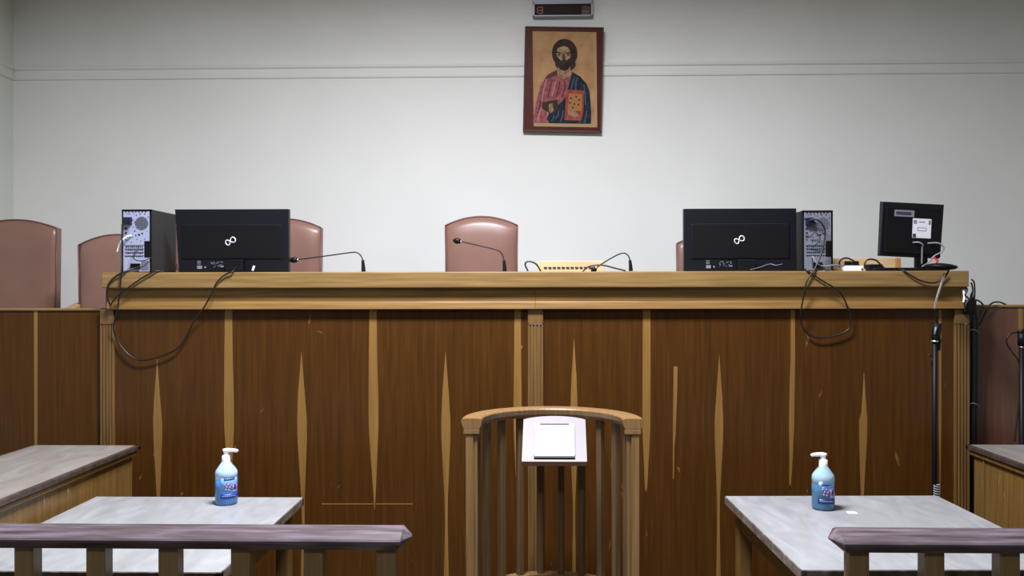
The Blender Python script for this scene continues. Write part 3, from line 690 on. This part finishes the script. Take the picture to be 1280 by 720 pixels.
# hand sanitizer bottles
def bottle(px, py, label, gel, clear, nozzle, lab_rot, style):
    p = atz(px, py, .75); Y_ = p.y
    s = Y_/F                                     # metres per pixel there
    t = thing('sanitizer_bottle', label, 'bottle', (p.x, p.y, .7505), 0, 'sanitizer bottles on the tables')
    r = 13.7*s
    H = 69*s
    def z(f): return f*H
    body = obj('gel_body', lathe(NB(), [(r*.86, 0), (r*.97, .004), (r, .012), (r, z(.30)), (r, z(.46))]), gel, t, world=False)
    obj('clear_shoulder', lathe(NB(), [(r*.999, z(.461)), (r, z(.56)), (r*.985, z(.59)), (r*.91, z(.625)), (r*.52, z(.735)), (r*.42, z(.765)), (r*.40, z(.775))]), clear, t, world=False)
    cap = obj('pump_collar', lathe(NB(), [(r*.39, z(.765)), (r*.40, z(.775)), (r*.39, z(.875)), (r*.30, z(.892)), (r*.22, z(.90))]), 'white', t, world=False)
    bm = NB(); lathe(bm, [(r*.24, z(.895)), (r*.24, z(.95)), (r*.32, z(.955)), (r*.32, z(.995)), (r*.24, z(1.0))])
    ex = r*1.10*nozzle
    tube(bm, [(0, 0, z(.975)), (ex*.5, -.005, z(.978)), (ex*.9, -.008, z(.972)), (ex, -.009, z(.955))], lambda u: r*.20-r*.07*u, 10)
    obj('pump_head', bm, 'white', t, world=False)
    # label wrapped on the front, turned with the bottle
    def wrap(a0, a1, z0, z1, m, name, par, lift=.0006, n=12):
        bm = NB(); q_ = []
        for i in range(n+1):
            a = R(a0+(a1-a0)*i/n)+lab_rot; rr = r+lift
            q_.append([bm.verts.new((rr*math.sin(a), -rr*math.cos(a), zz_)) for zz_ in (z(z0), z(z1))] +
                      [bm.verts.new(((r-.001)*math.sin(a), -(r-.001)*math.cos(a), zz_)) for zz_ in (z(z0), z(z1))])
        for i in range(n):
            a, b = q_[i], q_[i+1]
            for f in ((a[0], b[0], b[1], a[1]), (a[1], b[1], b[3], a[3]), (a[3], b[3], b[2], a[2]), (a[2], b[2], b[0], a[0])): bm.faces.new(f).smooth = True
        bm.faces.new((q_[0][0], q_[0][1], q_[0][3], q_[0][2])); bm.faces.new((q_[-1][0], q_[-1][2], q_[-1][3], q_[-1][1]))
        return obj(name, bm, m, par, world=False)
    L_ = wrap(-52, 52, .12, .52, 'label_blue' if style else gel, 'label', t, .0004) if not style else wrap(-50, 50, .30, .50, 'label_pale', 'label', t, .0004)
    wrap(-48, 48, .135, .21, 'label_blue' if style else 'label_navy', 'lower_band', L_, .0012)
    wrap(-30, 26, .465, .50, 'label_navy', 'upper_band', L_, .0012)
    for i in range(7): wrap(-40+i*11, -33+i*11, .165, .18, 'label_pale', 'small_print', L_, .0018, 3)
    for i in range(5): wrap(-25+i*10, -19+i*10, .475, .49, 'label_pale', 'small_print', L_, .0018, 3)
    for i, (a, zz_) in enumerate(((-30, .38), (-20, .34), (-12, .38), (-5, .33), (3, .36), (-24, .29), (-10, .28))): wrap(a, a+7, zz_-.012, zz_+.016, 'label_pink', 'printed_shape', L_, .0016, 3)
    for (a0, a1, z0, z1) in ((14, 44, .245, .265), (14, 44, .375, .395), (14, 20, .265, .375), (38, 44, .265, .375), (24, 34, .29, .35)): wrap(a0, a1, z0, z1, 'label_pink' if a0 != 24 else 'label_navy', 'round_mark', L_, .0014, 4)
    return t
bottle(283, 629.6, 'blue hand sanitizer bottle with white pump on the left table', 'gel', 'clear', 1, R(38), 1)
bottle(1029, 636, 'teal hand sanitizer bottle with white pump on the right table', 'gel2', 'clear2', -1, R(6), 0)
p = atz(1065, 641, .75)
tag(obj('white_patch', box(NB(), p.x-.018, p.x+.018, p.y-.016, p.y+.016, .7502, .7515, .0004), 'paper'), 'tiny white patch lying right of the teal bottle', 'paper')  # small flat white patch on the tabletop

# ------------------------------------------------------------------ witness stand
ZS = 1.115
cx = at(690, 520, 3.98).x; cy = 3.97
t = thing('witness_stand', 'half-round wooden witness stand with spindles and curved handrail before the bench', 'witness stand', (cx, cy, 0))
RM, RW, RH = .362, .094, .046
def arc_bar(r0, r1, z0, z1, n=40, ext=0., prof=None):
    bm = NB(); rings = []
    prof = prof or [(r0, z0), (r1, z0), (r1, z1), (r0, z1)]
    stations = [(1, -ext)] if ext else []
    A_ = [math.pi*i/n for i in range(n+1)]
    def ring(x, y, dx, dy): return [bm.verts.new((x+dx*r, y+dy*r, z)) for r, z in prof]
    if ext: rings.append(ring(0, -ext, 1, 0))
    for a in A_: rings.append(ring(0, 0, math.cos(a), math.sin(a)))
    if ext: rings.append(ring(0, -ext, -1, 0))
    m_ = len(prof)
    for k in range(len(rings)-1):
        for j in range(m_): bm.faces.new((rings[k][j], rings[k][(j+1) % m_], rings[k+1][(j+1) % m_], rings[k+1][j]))
    bm.faces.new(rings[0]); bm.faces.new(rings[-1][::-1]); return bm
r0, r1 = RM-RW/2, RM+RW/2
hp = [(r0+.012, ZS-RH), (r1-.012, ZS-RH), (r1-.002, ZS-.020), (r1, ZS-.010), (r1-.006, ZS-.002), (r1-.02, ZS), (r0+.02, ZS), (r0+.004, ZS-.002), (r0, ZS-.008), (r0+.004, ZS-.030)]
obj('handrail', arc_bar(0, 0, 0, 0, ext=.03, prof=hp), 'stand', t, world=False)
obj('lower_rail', arc_bar(RM-.03, RM+.03, .262, .300), 'stand', t, world=False)
bm = NB(); n = 32
prism(bm, [(.44, -.05)]+[(.44*math.cos(math.pi*i/n), .44*math.sin(math.pi*i/n)) for i in range(n+1)]+[(-.44, -.05)], 'z', 0, .18); obj('plinth', bm, 'panel', t, world=False)
for s in (-1, 1):
    w_ = .026; pts = [(-w_, -.026)]
    x = s*RM
    poly = [(x+s*w_, -.026), (x-s*.008, -.026), (x-s*.008, -.016), (x-s*.014, -.016), (x-s*.014, -.020), (x-s*w_, -.020), (x-s*w_, .028), (x+s*w_, .028)]
    po = obj('post', prism(NB(), poly, 'z', .18, ZS-RH-.026), 'stand', t, world=False)
    obj('post_cap', box(NB(), x-.036, x+.036, -.03, .036, ZS-RH-.026, ZS-RH-.0005, .004), 'stand', po, world=False)
for i in range(10):
    a = R(90+8.2+16.4*(i-5)) ; x, y = RM*math.cos(a), RM*math.sin(a)
    bm = box(NB(), -.0145, .0145, -.016, .016, 0, 1, .003)
    for v in bm.verts: v.co.z = .18+(ZS-RH-.0005-.18)*v.co.z
    bmesh.ops.rotate(bm, verts=bm.verts, matrix=Matrix.Rotation(a-math.pi/2, 3, 'Z')); bmesh.ops.translate(bm, verts=bm.verts, vec=(x, y, 0))
    obj('baluster', bm, 'baluster', t, world=False)
# sloping book rest
pt, pb_ = at(693, 520, 4.262), at(693, 575, 4.065)
ex_ = Vector((1, 0, 0)); ez = (pt-pb_); Lb = ez.length; ez.normalize(); en = ez.cross(ex_).normalized()
if en.y > 0: en = -en
rest = thing('book_rest', 'white sloping book rest holding a bright white sheet, hung on the witness stand rail', 'book rest', tuple(pb_))
def slab(x0, x1, v0, v1, n0, n1, bevel=0, poly=None):
    bm = NB()
    if poly: prism(bm, poly, 'z', n0, n1)
    else: box(bm, x0, x1, v0, v1, n0, n1, bevel)
    Mx = Matrix((ex_, ez, en)).transposed()
    for v in bm.verts: v.co = Mx @ v.co
    return bm
k = 4.1/F
wb, wt = 40.3*k, 38.5*4.25/F
arch = [(-wb, 0), (wb, 0), (wt, Lb-.022)] + [(wt*math.cos(math.pi*(.14+.72*i/12))/math.cos(math.pi*.14), Lb-.022+.022*math.sin(math.pi*i/12)) for i in range(1, 12)] + [(-wt, Lb-.022)]
obj('board', slab(0, 0, 0, 0, -.016, 0, poly=arch), 'board', rest, world=False)
obj('front_lip', slab(-wb, wb, -.012, -.0005, -.030, .004, .002), 'boardedge', rest, world=False)
fw = 25.5*k
fr_ = NB()
v0, v1 = .016, Lb*.79
fb = obj('frame_back', slab(-fw, fw, v0, v1, .0005, .010, .001), 'framewhite', rest, world=False)
pw = 18.6*k
obj('sheet', slab(-pw, pw, v0+.012, v1-.012, .0105, .012), 'paper', fb, world=False)
obj('dark_lower_edge', slab(-fw, fw, v0-.011, v0-.0005, .0005, .012, .001), 'slot', fb, world=False)
obj('dark_upper_slot', slab(-pw, pw, v1-.0115, v1-.002, .010, .0125), 'slot', fb, world=False)
obj('side_groove', slab(-fw-.0025, -fw-.0002, v0+.01, v1-.02, .0005, .006), 'stickergrey', fb, world=False)
obj('side_groove', slab(fw+.0002, fw+.0025, v0+.01, v1-.02, .0005, .006), 'stickergrey', fb, world=False)
obj('hanging_bracket', box(NB(), -.03, .03, .20, .235, .10, .165), 'blackside', rest, world=False)

# ------------------------------------------------------------------ front railings
def railing(x_end, x_far, label, sgn, posts, Yr=2.78):
    zt_ = at(640, 657, Yr+.05).z
    t = thing('wooden_railing', label, 'railing', ((x_end+x_far)/2, Yr, 0), 0, 'balustrade railings in front of the tables')
    # profile (y offset, z offset from the top): sloped top, nose, undercut front
    prof = [(.0, -.010), (.022, -.002), (.050, 0), (.076, -.010), (.082, -.030), (.062, -.062), (.010, -.066), (-.014, -.062), (-.034, -.038), (-.036, -.030), (-.031, -.024)]
    mx = .022; mz = -.026
    bm = NB(); rings = []
    for d, sc in ((0, .12), (.030, 1.0)):
        rings.append([bm.verts.new((x_end+sgn*(d+(.012 if (p[1] < -.05 and sc == 1) else 0)), Yr+mx+(p[0]-mx)*sc, zt_+mz+(p[1]-mz)*sc)) for p in prof])
    rings.append([bm.verts.new((x_far, Yr+p[0], zt_+p[1])) for p in prof])
    m_ = len(prof)
    for k in range(2):
        for j in range(m_): bm.faces.new((rings[k][j], rings[k][(j+1) % m_], rings[k+1][(j+1) % m_], rings[k+1][j]))
    bm.faces.new(rings[0]); bm.faces.new(rings[-1])
    obj('handrail', bm, 'rail', t)
    for x in posts:
        obj('baluster', box(NB(), x-.031, x+.031, Yr+.0, Yr+.055, 0, zt_-.064, .004), 'railpost', t)
    a, b = min(x_end+sgn*.06, x_far), max(x_end+sgn*.06, x_far)
    obj('bottom_rail', box(NB(), a, b, Yr-.012, Yr+.067, .10, .17, .006), 'rail', t)
Yr = 2.78
xe = at(514, 665, Yr).x
p0 = at(482.5, 700, Yr).x; st_ = 92.2*Yr/F
railing(xe, p0-st_*8.6, 'front wooden railing at the left, before the blue bottle table', -1, [p0-st_*i for i in range(9)])
xe = at(1039, 665, Yr).x; p0 = at(1074.5, 700, Yr).x
railing(xe, p0+st_*6.6, 'front wooden railing at the right, before the teal bottle table', 1, [p0+st_*i for i in range(7)])

# ------------------------------------------------------------------ icon and display sign on the wall
Yi = 6.95; k = Yi/F
pc = at(702.5, 100, Yi)
icon = thing('icon_painting', 'red-framed painted icon of a bearded figure in pink and blue with a red book', 'painting', (pc.x, Yi, pc.z-65*k))
icon.rotation_euler = (R(2.4), R(1.3), 0)
w, h = 98*k, 130*k
obj('panel', box(NB(), -w/2+.006, w/2-.006, .004, .024, .006, h-.006), 'frame', icon, world=False)
bm = NB()
for x0, x1, z0_, z1_ in ((-w/2, -w/2+.010, 0, h), (w/2-.010, w/2, 0, h), (-w/2, w/2, 0, .014), (-w/2, w/2, h-.010, h)): box(bm, x0, x1, -.004, .026, z0_, z1_, .002)
obj('edge_frame', bm, 'frameedge', icon, world=False)
cs = .1943*k
def I(cx_, cy_): return ((cx_+(cy_-55)*20/610-281)*cs, h-(cy_-24)*cs*.995)
bm = NB(); lay = [0]
def poly(pts, mi):
    lay[0] += 1; y = .0035-.0002*lay[0]
    prism(bm, [I(*p) for p in pts], 'y', y, .0045, mi)
def ell(cx_, cy_, rx, ry, mi, n=28, a0=0, a1=360):
    poly([(cx_+rx*math.cos(R(a0+(a1-a0)*i/n)), cy_+ry*math.sin(R(a0+(a1-a0)*i/n))) for i in range(n)], mi)
names = ['creamline', 'gold', 'hair', 'face', 'faceshade', 'pink', 'pinkdark', 'pinklight', 'blue', 'bluelight', 'book', 'bookgold', 'olive']
ix = {n: i for i, n in enumerate(names)}
def stroke(pts, wd, mi):
    L_ = [(x-wd/2, y) for x, y in pts]; R_ = [(x+wd/2, y) for x, y in pts[::-1]]; poly(L_+R_, ix[mi])
poly([(78, 55), (486, 55), (486, 662), (78, 662)], ix['creamline'])
poly([(80, 58), (470, 58), (470, 632), (80, 632)], ix['gold'])
ell(282, 192, 82, 92, ix['hair']); ell(286, 262, 66, 44, ix['hair'])
poly([(238, 270), (315, 270), (322, 350), (232, 350)], ix['face'])
poly([(232, 300), (170, 330), (125, 400), (92, 520), (72, 640), (205, 640), (300, 600), (312, 400), (322, 330), (270, 356), (236, 340)], ix['pink'])
for p in ([(150, 400), (130, 470), (112, 560)], [(200, 360), (186, 420), (170, 480)], [(250, 370), (240, 420), (225, 470)], [(282, 370), (280, 420), (262, 470)]): stroke(p, 9, 'pinkdark')
for p in ([(165, 360), (146, 420), (130, 500)], [(222, 370), (212, 420), (196, 470)], [(130, 540), (112, 590), (104, 630)], [(170, 560), (166, 600), (168, 634)]): stroke(p, 9, 'pinklight')
poly([(236, 340), (232, 300), (190, 320), (150, 355), (180, 352), (226, 330)], ix['faceshade'])
poly([(328, 310), (380, 340), (420, 385), (440, 440), (448, 560), (446, 640), (176, 640), (160, 612), (180, 575), (240, 520), (290, 470), (304, 400)], ix['blue'])
for p in ([(345, 340), (330, 380), (318, 430)], [(362, 345), (352, 380), (350, 425)], [(402, 390), (410, 450), (412, 520)], [(420, 560), (412, 600), (404, 636)], [(392, 570), (384, 600), (372, 636)],
          [(240, 560), (236, 590), (216, 615)], [(268, 560), (262, 600), (250, 630)], [(210, 590), (204, 612), (190, 628)]): stroke(p, 8, 'bluelight')
ell(274, 205, 46, 70, ix['face'])
ell(277, 158, 26, 16, ix['creamline']); ell(250, 228, 12, 14, ix['creamline'], 16); ell(302, 228, 12, 14, ix['creamline'], 16)
for x in (206, 216, 226, 332, 344, 356): stroke([(x+(281-x)*.45, 118), (x, 170), (x+(4 if x < 280 else -4), 240)], 3, 'faceshade')
poly([(228, 215), (240, 222), (258, 240), (276, 232), (294, 240), (312, 222), (324, 215), (322, 262), (304, 292), (276, 304), (248, 292), (230, 262)], ix['hair'])
ell(276, 252, 13, 5, ix['faceshade'])
poly([(228, 182), (262, 190), (262, 196), (228, 190)], ix['hair']); poly([(288, 190), (322, 182), (322, 190), (288, 196)], ix['hair'])
ell(246, 202, 9, 4, ix['hair'], 14); ell(305, 202, 9, 4, ix['hair'], 14)
poly([(270, 196), (281, 196), (285, 232), (266, 232)], ix['faceshade'])
poly([(226, 150), (252, 130), (276, 126), (300, 130), (326, 150), (330, 190), (318, 160), (276, 146), (234, 160), (222, 190)], ix['hair'])
poly([(290, 424), (404, 430), (398, 560), (384, 622), (276, 620)], ix['book'])
poly([(304, 450), (392, 452), (386, 560), (300, 560)], ix['bookgold'])
for x, y in ((320, 480), (352, 470), (372, 490), (312, 510), (340, 516), (366, 520), (330, 540)): ell(x, y, 6, 6, ix['hair'], 10)
poly([(296, 555), (330, 548), (360, 575), (368, 596), (340, 604), (300, 585)], ix['face'])
poly([(136, 512), (180, 500), (232, 490), (236, 552), (205, 590), (160, 560), (134, 545)], ix['olive'])
poly([(178, 520), (200, 512), (206, 560), (190, 580), (176, 560)], ix['face'])
obj('painted_picture', bm, names, icon, world=False)

Yd = 6.94; k = Yd/F
a, b = at(666, 10, Yd), at(741, 10, Yd); zb_ = at(700, 20.5, Yd).z
sign = thing('display_sign', 'small grey display box with a dim letter B on maroon, above the icon', 'sign', ((a.x+b.x)/2, Yd, zb_))
w = b.x-a.x; hd = .25
bm = NB(); f0, f1 = 1.2*k, 15.0*k
box(bm, -w/2, w/2, .008, .055, 0, hd, .003)
case = obj('case', bm, 'signcase', sign, world=False)
bm = NB(); e_ = .014
for x0, x1, z0_, z1_ in ((-w/2, -w/2+e_, 0, f1+.014), (w/2-e_, w/2, 0, f1+.014), (-w/2, w/2, 0, .010), (-w/2, w/2, f1+.002, f1+.016)): box(bm, x0, x1, -.006, .010, z0_, z1_, .002)
obj('bezel', bm, 'signcase', sign, world=False)
obj('display_face', box(NB(), -w/2+.012, w/2-.012, .004, .009, .008, f1+.004), 'signface', sign, world=False)
def S(px): return (px-703.5)*k
bm = NB(); z0_, z1_ = 3.2*k, 12.5*k; zm = (z0_+z1_)/2; u = 1.7*k
x0, x1 = S(671), S(679)
box(bm, x0, x0+u, .002, .0045, z0_, z1_); box(bm, x0, x1-u*.4, .002, .0045, z1_-u*.8, z1_); box(bm, x0, x1-u*.4, .002, .0045, z0_, z0_+u*.8); box(bm, x0, x1-u*.4, .002, .0045, zm-u*.4, zm+u*.4)
box(bm, x1-u, x1, .002, .0045, z0_+u*.5, zm-u*.2); box(bm, x1-u, x1, .002, .0045, zm+u*.2, z1_-u*.5)
obj('letter', bm, 'signbrown', sign, world=False)
obj('dim_block', box(NB(), S(727), S(737.5), .003, .0045, 2.2*k, 13*k), 'signdim', sign, world=False)
bm = NB(); box(bm, S(728), S(736), .002, .0046, 5.4*k, 6.8*k); box(bm, S(728), S(736), .002, .0046, 2.4*k, 3.6*k); obj('dim_bars', bm, 'signbrown', sign, world=False)

# ------------------------------------------------------------------ light
def area(name, loc, size, power, rot=(0, 0, 0), color=(1, 1, 1), spread=180):
    l = bpy.data.lights.new(name, 'AREA'); l.shape = 'RECTANGLE'; l.size, l.size_y = size; l.energy = power; l.color = color; l.spread = R(spread)
    o = bpy.data.objects.new(name, l); C.objects.link(o); o.location = loc; o.rotation_euler = rot; return o
area('ceiling_lamp', (-.30, 3.1, ZC-.02), (1.2, .6), 500, color=(.925, .935, 1.0), spread=171)
area('ceiling_lamp', (-.30, -.6, ZC-.02), (1.2, .6), 110, color=(.91, .93, 1.0))
w_ = bpy.data.worlds.new('world'); bpy.context.scene.world = w_; w_.use_nodes = True
w_.node_tree.nodes['Background'].inputs[0].default_value = (.5, .52, .55, 1); w_.node_tree.nodes['Background'].inputs[1].default_value = .1
vs = bpy.context.scene.view_settings
vs.view_transform = 'Standard'; vs.look = 'None'; vs.gamma = 1; vs.use_curve_mapping = False; vs.exposure = -0.1
